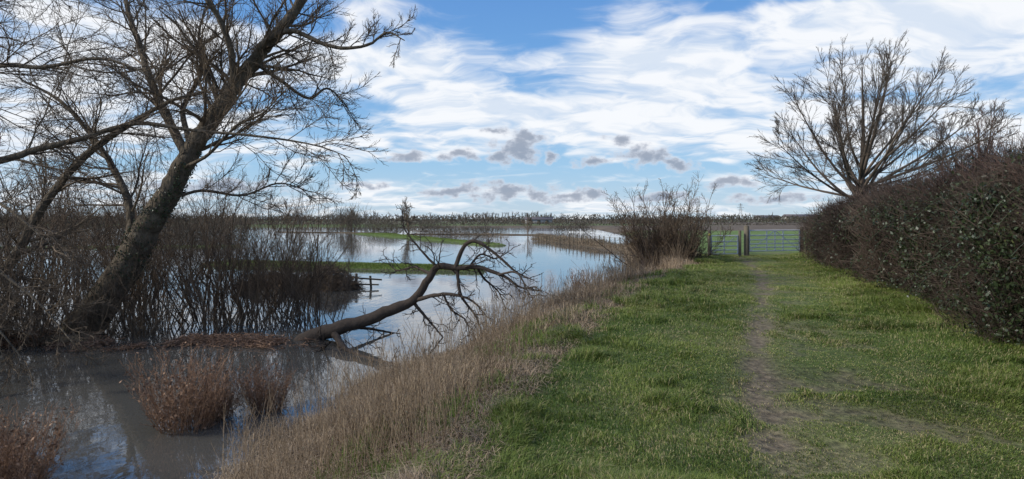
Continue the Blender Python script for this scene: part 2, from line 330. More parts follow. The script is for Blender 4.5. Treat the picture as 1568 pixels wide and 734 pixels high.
LD=poly([(-11.7,12.4,3.0),(-10.0,11,2.6),(-8.4,10,2.2),(-7.2,9.4,1.75),(-6.4,9.2,1.2)],[.05,.04,.03,.02,.008],30,.07)
LE=poly([(-12.0,12.4,1.8),(-10.4,11.2,1.5),(-8.8,10.4,1.2),(-7.4,10,.5),(-6.6,9.8,-.2)],[.05,.04,.03,.02,.008],30,.07)
LF=poly([(-11.7,12.6,4.5),(-10.4,12.4,5.6),(-9,12,6.2),(-7.5,11.8,6.1),(-6,11.6,6.4)],[.08,.065,.05,.03,.01],30,.07,.8)
LG=poly([(-12.4,12.5,.6),(-11,11.6,.9),(-9.6,10.8,.6),(-8.4,10.4,.1),(-7.6,10.3,-.7)],[.05,.04,.03,.02,.008],30,.07)
LS=(LA,LB,LC,LD,LE,LF,LG)
build('trunk_and_limbs',[tubes(*T2,12)]+[tubes(*q,8) for q in LS],M_bark,True,e)
parts=[]
for q,n0,L0 in zip(LS,(30,34,32,28,26,30,24),(1.8,1.7,1.8,1.3,1.2,2.0,1.2)):
    c1,r1=grow(*q,n0,.12,1,1,.7,8,-.01,.13,.35,lenabs=L0,rmin=.009)
    c2,r2=grow(c1,r1,10,.12,1,.55,.6,6,.03,.15,.6,rmin=.0058)
    c3,r3=grow(c2,r2,6,.15,1,.6,.6,4,.04,.15,.6,rmin=.0044)
    parts+=[tubes(c1,r1,4),tubes(c2,r2,3),tubes(c3,r3,3)]
build('twigs',parts,M_twig,False,e)

# ------------------------------------------------------------ flooded shrubs
def shrub(name,material,n=22,h=3.2,spread=.5,base=.35,r0=.022,c=(9,6),up=.12,rm=.004,link=False,lf=0,ang=.55,wob=.1,leafmat=None):
    a=rng.uniform(0,2*np.pi,n);d=rng.random(n)**.5
    p=np.stack([np.cos(a)*d*base,np.sin(a)*d*base,np.full(n,-.15)],1)
    dr=norm(np.stack([np.cos(a)*d*spread,np.sin(a)*d*spread,np.ones(n)],1)+rng.normal(size=(n,3))*.12)
    K=9;P=np.empty((n,K,3));P[:,0]=p;ln=h*rng.uniform(.45,1.15,n)[:,None]/(K-1)
    for k in range(1,K):
        dr=norm(dr+rng.normal(size=(n,3))*wob+np.array([0,0,.02]));p=p+dr*ln;P[:,k]=p
    R=(r0*rng.uniform(.5,1.3,n))[:,None]*np.linspace(1,.25,K)
    c1,r1=grow(P,R,c[0],.2,1,.32,ang,5,up,.2,.6,rmin=rm*1.3)
    c2,r2=grow(c1,r1,c[1],.15,1,.5,.7,4,up*.6,.2,.7,rmin=rm)
    parts=[tubes(P,R,5),tubes(c1,r1,3),tubes(c2,r2,3)]
    if lf:
        q=c2[rng.integers(0,len(c2),lf)][:,2]+rng.normal(size=(lf,3))*.03
        parts.append(leaves(q,rng.uniform(.012,.028,lf),.6))
    return build(name,parts,material,False,link=link)
SH=[shrub('willow_shrub_mesh',M_thick,24,4.2,.5,.6,.018,(9,6)),
    shrub('willow_shrub_mesh_b',M_thick,18,4.0,.75,.7,.022,(9,6),lf=700),
    shrub('willow_shrub_mesh_c',M_thick,30,3.5,.35,.8,.014,(8,5),rm=.0036),
    shrub('willow_shrub_mesh_d',M_twig,20,2.8,1.1,.5,.018,(10,6),lf=500)]
pos=[(-11.6,15.5,1,.95),(-10.6,17.2,0,1.05),(-9.2,17.0,2,1.0),(-7.9,16.8,0,.95),(-7.2,18.4,1,.9),(-6.4,17.4,2,1.0),(-5.7,18.0,0,.85),(-5.0,17.0,2,.7),
     (-12.4,13.6,3,1.0),(-10.9,13.9,3,.85),(-8.6,15.6,2,.85),(-7.0,15.9,2,.8),(-13.6,18,0,1.2),(-15,20,1,1.3),(-12,21,0,1.2),(-9.8,21,1,1.0),
     (-16.5,24,0,1.4),(-13.5,26,1,1.2),(-11,13.0,2,.75),(-9.3,14.3,3,.7),(-12.2,11.5,3,.8),(-11.5,19,2,1.2),(-5.9,16.2,2,.7),
     (-9.9,13.9,1,.6),(-8.4,14.6,3,.6),(-10.3,14.2,2,.9),(-6.9,16.6,0,.75),(-9.6,10.6,3,.75),(-12.0,14.6,1,.9),(-10.8,12.2,3,.7),(-7.6,19.4,2,1.0),(-17,19,0,1.3)]
for (x_,y_,k,s) in pos:
    inst('willow_shrub',SH[k],(x_,y_,-1.05),rng.uniform(0,6.28),s)

N=3000;t=rng.random(N);xx=-11.8+7.2*t+rng.normal(size=N)*.25;yy=13.5+.5*t+rng.normal(size=N)*.27+.25*np.sin(xx*1.7)
kp=fbm(xx*1.5,yy*.5,3)>.38;xx,yy=xx[kp],yy[kp];N=len(xx)
an=rng.normal(size=N)*.9;ln=rng.uniform(.06,.45,N);dz=rng.normal(size=N)*.08
d=np.stack([np.cos(an)*ln,np.sin(an)*ln,dz],1);cn=np.stack([xx,yy,np.maximum(H(xx,yy),WZ)+.0+rng.random(N)*.08],1)
P=np.stack([cn-d/2,cn+rng.normal(size=(N,3))*.02,cn+d/2],1);R=np.repeat(rng.uniform(.003,.011,N)[:,None],3,1)
li=rng.integers(0,N,4600)
build('driftwood_debris',[tubes(P,R,4),leaves(cn[li]+rng.normal(size=(4600,3))*np.array([.15,.1,.02]),rng.uniform(.012,.035,4600))],M_dock)
def heap(name,cx,cy,w,h,N,mt=M_dock,ln0=.35,zb=-1.02,rad=.006):
    a=rng.uniform(0,6.28,N);r=rng.random(N)**.5
    c=np.stack([cx+np.cos(a)*r*w,cy+np.sin(a)*r*w*.7,zb+rng.random(N)*h*(1-r**2)],1)
    d=norm(rng.normal(size=(N,3))*np.array([1,1,.55]))*rng.uniform(.3,1,N)[:,None]*ln0
    P=np.stack([c-d,c+rng.normal(size=(N,3))*.03,c+d],1);R=np.repeat(rng.uniform(.3,1,N)[:,None]*rad,3,1)
    return build(name,[tubes(P,R,3)],mt)
heap('brush_pile',-6.9,24.6,1.15,.95,2400,M_thick,ln0=.45,rad=.011)
heap('brush_pile',-9.2,25.2,1.4,.7,2000,M_thick,ln0=.45,rad=.011)

# fallen dead branch
def Yp(p,y0=14.3):return [(a,y0+b,c) for a,c,b in p]
fm=poly(Yp([(-4.9,-1.25,0),(-4.49,-1.0,0),(-3.92,-.78,0),(-3.2,-.57,0),(-2.63,-.35,.05),(-2.17,-.15,.1),(-1.86,.29,.1),(-1.62,.6,.1),(-1.2,.56,0),(-.77,.6,-.1),(-.2,.43,-.3),(.2,.18,-.4),(.5,.22,-.5)]),[.12,.19,.16,.135,.125,.10,.085,.075,.06,.05,.035,.02,.01],50,.09)
fb=[poly(Yp(p),r,22,.10) for p,r in [
 ([(-1.66,.58,.1),(-2.06,1.0,.2),(-2.4,1.43,.3),(-2.45,1.9,.3)],[.03,.022,.015,.006]),
 ([(-1.25,.55,0),(-1.05,1.05,0),(-.75,1.15,-.1),(-.35,.88,-.2),(.1,.5,-.3),(.45,.35,-.5)],[.05,.045,.035,.025,.01]),
 ([(-2.2,-.17,.1),(-1.5,.02,-.2),(-.9,-.07,-.4),(-.5,-.45,-.5)],[.05,.04,.025,.008]),
 ([(-2.2,-.17,.1),(-1.9,-.55,.2),(-1.5,-1.05,.3)],[.045,.03,.015]),
 ([(-1.2,.5,0),(-1.1,0,-.2),(-.75,-.5,-.3),(-.6,-1.05,-.4)],[.04,.03,.02,.008]),
 ([(-1.75,.4,.1),(-2.2,.55,.5),(-2.7,.45,.9),(-3.0,.75,1.2)],[.035,.025,.015,.006]),
 ([(-3.9,-.85,0),(-3.3,-1.0,-1.2),(-2.5,-1.02,-2.1),(-1.9,-1.02,-2.6)],[.08,.06,.04,.03]),
 ([(-.77,.6,-.1),(-.6,.3,.2),(-.3,.0,.4),(-.15,-.4,.5)],[.03,.025,.015,.005]),
 ([(-3.7,-.7,0),(-3.2,-.85,.5),(-2.6,-1.05,.9)],[.05,.03,.02]),
 ([(-4.3,-.95,0),(-3.9,-1.0,-.9),(-3.6,-.8,-1.4)],[.06,.04,.015]),
 ([(-.95,.58,0),(-.7,.85,.3),(-.35,.75,.5),(0,.95,.6)],[.03,.022,.015,.005]),
 ([(-.3,.45,-.3),(.1,.5,-.5),(.35,.1,-.6),(.55,-.15,-.7)],[.025,.02,.012,.005]),
 ([(-1.5,.05,-.2),(-1.3,-.3,-.3),(-1.0,-.55,-.2),(-.9,-.95,-.2)],[.03,.022,.015,.006])]]
parts=[tubes(*fm,10)]+[tubes(*q,7) for q in fb]
for q,nn,L0 in [((fm[0][:,22:],fm[1][:,22:]),26,.85)]+[(b_,12,.6) for b_ in fb]:
    c1,r1=grow(*q,nn,.15,1,1,.85,7,-.03,.32,.5,lenabs=L0,rmin=.011)
    c2,r2=grow(c1,r1,5,.25,1,.5,.7,4,-.03,.25,.6,rmin=.0075)
    parts+=[tubes(c1,r1,5),tubes(c2,r2,3)]
build('fallen_dead_branch',parts,M_dead,True)

for (x_,y_,s,sq) in [(-4.15,8.3,1.0,1),(-3.4,9.0,.7,.8),(-4.75,6.1,.85,1),(-5.3,6.7,.6,1),(-3.95,8.7,.6,1)]:
    me=shrub('dock_mesh',M_dock,130,1.05,.5,.22,.0048,(8,3),rm=.0024,ang=.35,lf=1200,wob=.05)
    inst('dead_dock_plant',me,(x_,y_,-1.02),rng.uniform(0,6),s)
me=shrub('dead_weed_mesh',M_dock,50,1.0,.4,.3,.007,(6,3),rm=.005,ang=.4,lf=150)
inst('dead_reed_tuft',me,(2.4,22.8,-1.02),0,.95);inst('dead_reed_tuft',me,(1.1,19.3,-1.0),1,.45)

# ------------------------------------------------------------ hawthorn bush by the gate
e=bpy.data.objects.new('hawthorn_bush',None);COL.objects.link(e)
o=shrub('stems',M_thick,54,3.3,.5,.7,.026,(11,8),rm=.007,link=True,lf=900,wob=.13,up=.08);o.location=(6.3,26.3,-.5);o.parent=e
o=shrub('leaning_stems',M_htwig,14,3.4,.35,.4,.03,(9,7),rm=.006,link=True,wob=.12);o.location=(5.7,26.0,-.5);o.rotation_euler=(0,-.38,0);o.parent=e
o=shrub('low_growth',M_thick,90,2.5,.5,.9,.016,(10,7),rm=.007,link=True,lf=2200);o.location=(6.3,26.2,-.6);o.parent=e
me=shrub('bank_shrub_mesh',M_htwig,30,1.2,.8,.5,.012,(8,5),rm=.005)
for (x_,y_,s) in [(5.3,24.2,.8),(6.0,29,.9),(4.6,22.5,.5),(7.6,32,1.0),(5.0,30,.9)]: inst('bramble_shrub',me,(x_,y_,float(H(x_,y_))),rng.uniform(0,6),s)

# ------------------------------------------------------------ right ash tree
def fan_tree(name,x0,y0,z0,Ht,Wd,stems,barkm,fine=1.0,lean=0,n1_=15,drop=.58):
    e=bpy.data.objects.new(name,None);COL.objects.link(e)
    parts=[];limbs=[]
    fz=z0+Ht*.26
    tk=poly([(x0,y0,z0-.2),(x0+.02,y0,z0+Ht*.1),(x0-.03,y0,fz),(x0+.1,y0,fz+Ht*.12),(x0+.15,y0,z0+Ht*.6),(x0+.1,y0,z0+Ht*.86)],[.24,.2,.17,.12,.07,.02],26,.04);limbs.append(tk)
    for i in range(stems):
        a=i*2.39996+rng.uniform(-.3,.3);q=((i+.7)/stems)**.5
        rx=math.cos(a)*q*Wd*.5;ry=math.sin(a)*q*Wd*.5
        top=z0+Ht*(.92-drop*q**2.3)*rng.uniform(.95,1.03)
        s0=fz*rng.uniform(.85,1.0)+rng.uniform(0,2.0)*(1-.6*q)
        s0=min(s0,top-1.2)
        dz_=top-s0;r=.07*rng.uniform(.7,1.15)
        limbs.append(poly([(x0+(s0-fz)*.03,y0,s0),(x0+rx*.25,y0+ry*.25,s0+dz_*.2),(x0+rx*.58+lean*.4,y0+ry*.58,s0+dz_*.5),(x0+rx*.84+lean*.8,y0+ry*.84,s0+dz_*.8),(x0+rx+lean,y0+ry,top)],[r,r*.85,r*.6,r*.35,.010],20,.08))
    build('trunk_and_limbs',[tubes(*q,9) for q in limbs],barkm,True,e)
    for q in limbs:
        c1,r1=grow(*q,n1_,.3,1,1,.5,7,.05,.09,.42,lenabs=2.0*fine,rmin=.013,shade=.4)
        c2,r2=grow(c1,r1,8,.2,1,.5,.45,5,.04,.10,.6,rmin=.0095)
        c3,r3=grow(c2,r2,6,.2,1,.6,.45,3,.04,.10,.6,rmin=.0068)
        parts+=[tubes(c1,r1,4),tubes(c2,r2,3),tubes(c3,r3,3)]
    build('twigs',parts,barkm,False,e)
    return e
fan_tree('ash_tree',14.9,28,-.1,9.6,9.8,25,M_barkR,lean=.6,n1_=14)
fan_tree('field_maple_tree',20.6,29,-.1,6.9,5.6,10,M_hred,.8,n1_=12,drop=.5)

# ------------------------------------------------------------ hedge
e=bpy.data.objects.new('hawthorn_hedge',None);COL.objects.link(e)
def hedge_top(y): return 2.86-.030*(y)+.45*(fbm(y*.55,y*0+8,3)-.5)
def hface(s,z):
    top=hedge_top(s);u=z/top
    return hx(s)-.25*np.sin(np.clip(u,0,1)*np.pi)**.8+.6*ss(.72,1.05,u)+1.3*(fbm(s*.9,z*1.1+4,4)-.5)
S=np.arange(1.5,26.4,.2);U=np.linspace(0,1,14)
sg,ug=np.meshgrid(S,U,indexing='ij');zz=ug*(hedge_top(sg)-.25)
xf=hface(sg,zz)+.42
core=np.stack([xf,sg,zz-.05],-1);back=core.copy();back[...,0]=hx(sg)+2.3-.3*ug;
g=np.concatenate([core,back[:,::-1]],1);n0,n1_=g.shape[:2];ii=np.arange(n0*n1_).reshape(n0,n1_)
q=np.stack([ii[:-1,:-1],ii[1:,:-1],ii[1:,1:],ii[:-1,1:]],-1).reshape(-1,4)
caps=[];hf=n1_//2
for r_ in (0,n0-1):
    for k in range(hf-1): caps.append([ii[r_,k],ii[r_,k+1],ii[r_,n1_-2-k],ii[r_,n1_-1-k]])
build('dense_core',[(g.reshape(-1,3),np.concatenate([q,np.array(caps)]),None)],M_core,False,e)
N=58000;s=1.6*(26.6/1.6)**rng.random(N);s=np.clip(s,1.6,26.6);tz=rng.random(N)*hedge_top(s)
x=hface(s,tz)+.46-rng.random(N)**1.3*.66
p=np.stack([x,s,tz],1);d=norm(np.stack([-.4+rng.normal(size=N)*.5,rng.normal(size=N)*.6,.6+rng.normal(size=N)*.5],1))
def strands(p,d,ln,r,K=4,wob=.25,up=.1,a=None):
    N=len(p);P=np.empty((N,K,3));P[:,0]=p
    for k in range(1,K):
        d=norm(d+rng.normal(size=(N,3))*wob+np.array([0,0,up]));p=p+d*(ln/(K-1))[:,None];P[:,k]=p
    return tubes(P,r[:,None]*np.linspace(1,.5,K)[None],3,a)
patch=fbm(s*.7+9,tz*.9,3)
build('twigs',[strands(p,d,rng.uniform(.12,.5,N),(.002+.0002*s)*rng.uniform(.6,1.3,N),a=np.clip(.38+2.0*(patch-.5)+rng.normal(size=N)*.25,0,1))],M_htwig,False,e)
N=11000;s=1.6*(26.6/1.6)**rng.random(N);x=hx(s)+.05+rng.random(N)*1.9;zt=hedge_top(s)-.45-.3*rng.random(N)
p=np.stack([x,s,zt],1);d=norm(np.stack([rng.normal(size=N)*.35-.15,rng.normal(size=N)*.35,np.ones(N)],1))
build('top_shoots',[strands(p,d,rng.uniform(.25,.9,N)*(.4+1.3*fbm(s*1.3,x*1.3,3)),.0024+.0002*s,a=rng.uniform(.1,1,N))],M_hred,False,e)
N=200000;s=1.8*(26.4/1.8)**rng.random(N);u=rng.random(N);tz=u**.9*hedge_top(s)
dens=ss(.40,.60,fbm(s*1.3+4,tz*1.6,4)+.10*ss(13,5,s))*(1-.85*ss(9,19,s))*(1-.5*ss(.75,1,u))+.08*ss(26,12,s)
k=rng.random(N)<dens;s=s[k];tz=tz[k];N=len(s)
x=hface(s,tz)+.36-rng.random(N)**1.4*.56
build('leaves',[leaves(np.stack([x,s,tz],1),rng.uniform(.012,.034,N)*(1+.02*s),.6,np.clip(rng.normal(size=N)*.24+.42,0,1))],M_hleaf,False,e)
N=110;s=rng.uniform(3,24,N);tz=rng.uniform(.4,2.2,N);p=np.stack([hface(s,tz)+.2,s,tz],1)
P=np.empty((N,8,3));P[:,0]=p;d=norm(np.stack([-1+.2*rng.normal(size=N),rng.normal(size=N)*.8,.8+0*s],1));ln=rng.uniform(.4,1.0,N)/7
for k in range(1,8): d=norm(d+np.array([0,0,-.28])+rng.normal(size=(N,3))*.08);p=p+d*ln[:,None];P[:,k]=p
build('bramble_canes',[tubes(P,np.full((N,8),.0035),4),leaves(np.repeat(P[:,2:].reshape(-1,3),2,0)+rng.normal(size=(N*12,3))*.02,rng.uniform(.018,.035,N*12))],M_hleaf,False,e)
me=shrub('sapling_mesh',M_barkR,3,2.6,.15,.1,.02,(9,4),rm=.005,ang=.45)
inst('hedge_sapling',me,(9.75,12.6,1.6),0,1.0);inst('hedge_sapling',me,(11.9,16,1.3),2,1.0)

# ------------------------------------------------------------ gates and fences
def parent_empty(name,loc=(0,0,0)):
    e=bpy.data.objects.new(name,None);COL.objects.link(e);return e
g0=np.array([10.45,29.0]);g1=np.array([13.3,30.0]);gz=-.02
e=parent_empty('field_gate')
P=lambda t,z:(g0[0]+(g1[0]-g0[0])*t,g0[1]+(g1[1]-g0[1])*t,gz+z)
parts=[bar(P(.04,z),P(.96,z),.027,a=np.array([.7])) for z in (.22,.38,.54,.72,.92,1.14)]
parts+=[bar(P(t,.22),P(t,1.16),.03,a=np.array([.6])) for t in (.04,.35,.5,.65,.96)]
parts+=[bar(P(.04,.22),P(.5,1.14),.018),bar(P(.96,.22),P(.5,1.14),.018),bar(P(0,1.1),P(.05,1.1),.02),bar(P(0,.28),P(.05,.28),.02)]
build('bars',parts,M_metal,True,e)
build('hanging_post',[tubes(np.array([[P(-.015,-.3),P(-.015,.6),P(-.015,1.34),P(-.015,1.37)]]),np.array([[.12,.115,.11,.03]]),10)],M_post,False,e)
build('shutting_post',[tubes(np.array([[P(1.0,-.3),P(1.0,.6),P(1.0,1.25),P(1.0,1.28)]]),np.array([[.10,.095,.09,.02]]),10)],M_post,False,e)
e=parent_empty('pedestrian_gate')
h0=np.array([8.6,28.4]);h1=np.array([10.15,28.9]);P2=lambda t,z:(h0[0]+(h1[0]-h0[0])*t,h0[1]+(h1[1]-h0[1])*t,-.05+z)
parts=[bar(P2(.05,z),P2(.88,z),.023) for z in (.15,.32,.5,.7,.95)]+[bar(P2(t,.15),P2(t,.97),.026) for t in (.05,.45,.88)]+[bar(P2(.05,.15),P2(.88,.95),.015)]
build('bars',parts,M_metal,True,e)
build('gate_posts',[tubes(np.array([[P2(t,-.3),P2(t,1.15),P2(t,1.18)]]),np.array([[.07,.065,.02]]),8) for t in (-.02,.95)],M_post,False,e)
build('waymark_disc',[boxp((P2(-.02,1.0)[0],P2(-.02,1.0)[1]-.075,.95),(.09,.01,.09))],mat('waymark_yellow',(.6,.5,.08),(.65,.55,.1)),False,e)
def fence(name,pts,n,h,r,rails=2):
    pts=np.array(pts,float);t=np.linspace(0,len(pts)-1,n);xs=np.interp(t,range(len(pts)),pts[:,0]);ys=np.interp(t,range(len(pts)),pts[:,1])
    zs=np.maximum(H(xs,ys),-1.2);parts=[]
    for a_,b_,c_ in zip(xs,ys,zs): parts.append(bar((a_,b_,c_-.2),(a_+rng.normal()*.05,b_,c_+h*rng.uniform(.9,1.08)),r,6))
    for k in range(rails):
        zz=h*(.9-.42*k);Pp=np.stack([xs,ys,zs+zz],1)[None];parts.append(tubes(Pp,np.full((1,n),r*.22),4))
    return build(name,parts,M_post)
fence('post_and_wire_fence',[(2.6,80),(6,66),(9.6,52)],26,.95,.05)
fence('post_and_wire_fence',[(-46,140),(-30,128),(-20,120)],16,1.1,.09)
fence('post_and_wire_fence',[(9.6,52),(14,60),(22,66)],14,1.1,.05)
fence('post_and_wire_fence',[(13.6,30.2),(16,33),(26,40)],12,1.1,.045)
build('broken_rail_fence',[bar((-6.0,25,-1.2),(-5.95,25,-.45),.05),bar((-5.4,25.1,-1.2),(-5.45,25.1,-.55),.045),bar((-6.3,25,-.6),(-5.0,25.1,-.7),.032),bar((-6.2,24.95,-.85),(-5.1,25.0,-.88),.03)],M_post)

# ------------------------------------------------------------ distant trees and hedges (masses)
def small_tree(h,w,dense):
    P,R=poly([(0,0,-.3),(0,0,h*.3),(rng.normal()*.04,0,h*.6),(rng.normal()*.05,0,h*.85)],[.022*h,.018*h,.011*h,.003*h],8)
    c1,r1=grow(P,R,14,.15,.95,.45*w,.6,5,.14,.12,.5,rmin=.006*h)
    c2,r2=grow(c1,r1,dense,.15,1,.5,.55,4,.1,.12,.6,rmin=.0045*h)
    c3,r3=grow(c2,r2,4,.2,1,.5,.5,3,.1,.12,.6,rmin=.0035*h)
    return [tubes(P,R,4),tubes(c1,r1,3),tubes(c2,r2,3),tubes(c3,r3,3)]
TM=[small_tree(1,w,d) for w,d in ((1.0,7),(.8,7),(1.2,8),(.65,6),(.9,8))]
def scatter(arr):
    parts=[]
    for (x_,y_,s,k) in arr:
        zz=float(H(x_,y_));ca,sa=math.cos(k*2.1),math.sin(k*2.1);tv=rng.random();wd=rng.uniform(1,1.5)
        for v,f,a in TM[k%5]:
            q=np.stack([(v[:,0]*ca-v[:,1]*sa)*wd,(v[:,0]*sa+v[:,1]*ca)*wd,v[:,2]],1)*s+np.array([x_,y_,zz]);parts.append((q,f,a*.4+tv*.6))
    return parts
arr=[]
for i in range(170):
    yy=rng.uniform(300,560);u=rng.uniform(-.8,.62);hgt=rng.uniform(3.0,6.3)*(yy/380)
    if u>.12: hgt*=.5
    arr.append((u*yy,yy,hgt,int(rng.integers(0,50))))
for i in range(24): arr.append(((-.075+.0050*i)*420,420+rng.normal()*3,rng.uniform(6.3,7.6),3+5*i))
for i in range(30):
    yy=rng.uniform(205,260);u=rng.uniform(-.85,-.2);arr.append((u*yy,yy,rng.uniform(3.5,6),int(rng.integers(0,50))))
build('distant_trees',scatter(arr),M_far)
def mass(name,lines,mt,N,size,rad):
    tot=sum(math.hypot(b[0]-a[0],b[1]-a[1]) for a,b,_,_ in lines);parts=[]
    for a,b,h,w in lines:
        n=int(N*math.hypot(b[0]-a[0],b[1]-a[1])/tot)+60;t=rng.random(n);x=a[0]+(b[0]-a[0])*t;y=a[1]+(b[1]-a[1])*t
        hh=h*(.35+1.3*fbm(x*.22,y*.22+a[0],3));q=rng.random(n);x=x+rng.normal(size=n)*w*.4;y=y+rng.normal(size=n)*w*.4
        p=np.stack([x,y,np.maximum(H(x,y),-1.05)+q*hh*.8],1);d=norm(rng.normal(size=(n,3))*.6+np.array([0,0,.8]))
        parts.append(strands(p,d,size*hh*rng.uniform(.4,1,n),np.full(n,rad)*(.6+np.hypot(x,y)/150),3))
    return build(name,parts,mt)
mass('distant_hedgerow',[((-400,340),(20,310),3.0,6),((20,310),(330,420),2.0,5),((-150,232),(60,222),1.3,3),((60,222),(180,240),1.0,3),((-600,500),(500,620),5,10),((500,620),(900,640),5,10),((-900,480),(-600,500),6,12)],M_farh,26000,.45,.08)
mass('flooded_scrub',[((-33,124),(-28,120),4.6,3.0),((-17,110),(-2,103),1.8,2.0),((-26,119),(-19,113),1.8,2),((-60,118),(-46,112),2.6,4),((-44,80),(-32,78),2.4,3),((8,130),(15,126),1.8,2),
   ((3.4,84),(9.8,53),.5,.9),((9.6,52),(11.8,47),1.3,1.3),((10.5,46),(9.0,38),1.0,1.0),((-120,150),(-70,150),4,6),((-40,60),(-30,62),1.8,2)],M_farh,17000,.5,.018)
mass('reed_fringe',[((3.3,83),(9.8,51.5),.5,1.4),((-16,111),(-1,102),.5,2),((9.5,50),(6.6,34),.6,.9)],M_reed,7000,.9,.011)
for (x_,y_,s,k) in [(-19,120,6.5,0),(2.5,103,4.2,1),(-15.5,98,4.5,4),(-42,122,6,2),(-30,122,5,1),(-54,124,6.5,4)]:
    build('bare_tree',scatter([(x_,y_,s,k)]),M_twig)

# ------------------------------------------------------------ farm buildings, pylon
def barn(x_,y_,L_,D_2,hw,hr,nm='farm_building',rz=0):
    e=parent_empty(nm);e.location=(x_,y_,-.5);e.rotation_euler=(0,0,rz)
    build('walls',[boxp((0,0,hw/2),(L_,D_2,hw))],M_wall,False,e)
    v=np.array([[-L_/2-.4,-D_2/2-.4,hw],[L_/2+.4,-D_2/2-.4,hw],[L_/2+.4,0,hr],[-L_/2-.4,0,hr],[-L_/2-.4,D_2/2+.4,hw],[L_/2+.4,D_2/2+.4,hw]],float)
    build('roof',[(v,[np.array([[0,1,2,3],[3,2,5,4]]),np.array([[0,3,4],[1,5,2]])],None)],M_roof,False,e)
    build('doors',[boxp((L_*t,-D_2/2-.03,hw*.4),(L_*.12,.06,hw*.8)) for t in (-.3,.0,.3)],M_post,False,e)
for a_ in [(250,640,22,12,3.5,5.5),(286,650,30,14,4,6.5),(322,660,18,10,4,6.5),(12,295,12,7,1.8,2.8),(370,700,24,12,4,7)]: barn(*a_)
e=parent_empty('electricity_pylon');e.location=(420,1200,-.5)
q=[];Hh=30
for sx in (-1,1):
    for sy in (-1,1): q.append(bar((sx*3,sy*3,0),(sx*.5,sy*.5,Hh),.16,4))
for i in range(6):
    z0=i*5;z1=z0+5;w0=3-2.5*z0/30;w1=3-2.5*z1/30
    q+=[bar((-w0,-w0,z0),(w1,-w1,z1),.1,4),bar((w0,-w0,z0),(-w1,-w1,z1),.1,4)]
for z0,w in ((18,5),(22.5,6.5),(27,4.5)): q+=[bar((-w,0,z0),(w,0,z0),.15,4),bar((-w,0,z0),(0,0,z0+1.6),.1,4),bar((w,0,z0),(0,0,z0+1.6),.1,4)]
build('lattice_tower',q,M_far,False,e)

# ------------------------------------------------------------ sky
SAZ=math.radians(-105);SEL=math.radians(32)
w=bpy.data.worlds.new('World');sc.world=w;w.use_nodes=True;nt=w.node_tree;n=nt.nodes;l=nt.links
try: w.cycles.sampling_method='NONE'
except Exception as ex: print(ex)
bg=n['Background'];bg.inputs['Strength'].default_value=.12
sky=n.new('ShaderNodeTexSky');sky.sky_type='NISHITA';sky.sun_disc=False;sky.sun_elevation=SEL;sky.sun_rotation=SAZ%(2*math.pi);sky.air_density=1.0;sky.dust_density=.3;sky.ozone_density=2.5
def math_(op,a,b=None,c=None,clamp=False):
    q=n.new('ShaderNodeMath');q.operation=op;q.use_clamp=clamp
    for i,s in enumerate((a,b,c)):
        if s is None: continue
        if isinstance(s,(int,float)): q.inputs[i].default_value=s
        else: l.new(s,q.inputs[i])
    return q.outputs[0]
def vec(op,a,b=None,sc_=None):
    q=n.new('ShaderNodeVectorMath');q.operation=op
    for i,s in enumerate((a,b)):
        if s is None: continue
        if isinstance(s,tuple): q.inputs[i].default_value=s
        else: l.new(s,q.inputs[i])
    if sc_ is not None:
        if isinstance(sc_,(int,float)): q.inputs['Scale'].default_value=sc_
        else: l.new(sc_,q.inputs['Scale'])
    return q
def comb(a,b,c=0):
    q=n.new('ShaderNodeCombineXYZ')
    for i,s in enumerate((a,b,c)):
        if isinstance(s,(int,float)): q.inputs[i].default_value=s
        else: l.new(s,q.inputs[i])
    return q.outputs[0]
def rng_(x,a,b,c=0,d=1,smooth=True):
    q=n.new('ShaderNodeMapRange');q.interpolation_type='SMOOTHSTEP' if smooth else 'LINEAR'
    l.new(x,q.inputs[0])
    for i,s in enumerate((a,b,c,d)): q.inputs[i+1].default_value=s
    return q.outputs[0]
def noise(v,s,d=6,r=.55,dist=0):
    q=n.new('ShaderNodeTexNoise');q.noise_dimensions='2D';q.inputs['Scale'].default_value=s;q.inputs['Detail'].default_value=d;q.inputs['Roughness'].default_value=r;q.inputs['Distortion'].default_value=dist
    l.new(v,q.inputs['Vector']);return q
tc=n.new('ShaderNodeTexCoord');sp=n.new('ShaderNodeSeparateXYZ');l.new(tc.outputs['Generated'],sp.inputs[0])
dx,dy,dz=sp.outputs
az=math_('ARCTAN2',dx,dy);el=math_('ARCSINE',dz)
uv=comb(az,el)
den=math_('ADD',math_('MAXIMUM',dz,0.0),.20)
pc=comb(math_('DIVIDE',dx,den),math_('DIVIDE',dy,den))
mp=n.new('ShaderNodeMapping');mp.inputs['Rotation'].default_value=(0,0,math.radians(38));mp.inputs['Scale'].default_value=(1.1,1.8,1);l.new(pc,mp.inputs[0])
warp=vec('SUBTRACT',noise(pc,1.3,3).outputs['Color'],(.5,.5,.5)).outputs[0]
wv=vec('ADD',mp.outputs[0],vec('SCALE',warp,None,.9).outputs[0])
c1=noise(wv.outputs[0],1.05,6,.54).outputs['Fac']
c2=noise(wv.outputs[0],3.4,5,.55).outputs['Fac']
cn=math_('ADD',math_('MULTIPLY',c1,.62),math_('MULTIPLY',c2,.38))
def px(u,v): a=math.atan((u-784)/1000);return a,math.atan((335-v)/1000*math.cos(a))
wu=vec('ADD',uv,vec('SCALE',warp,None,.12).outputs[0]).outputs[0]
acc=None
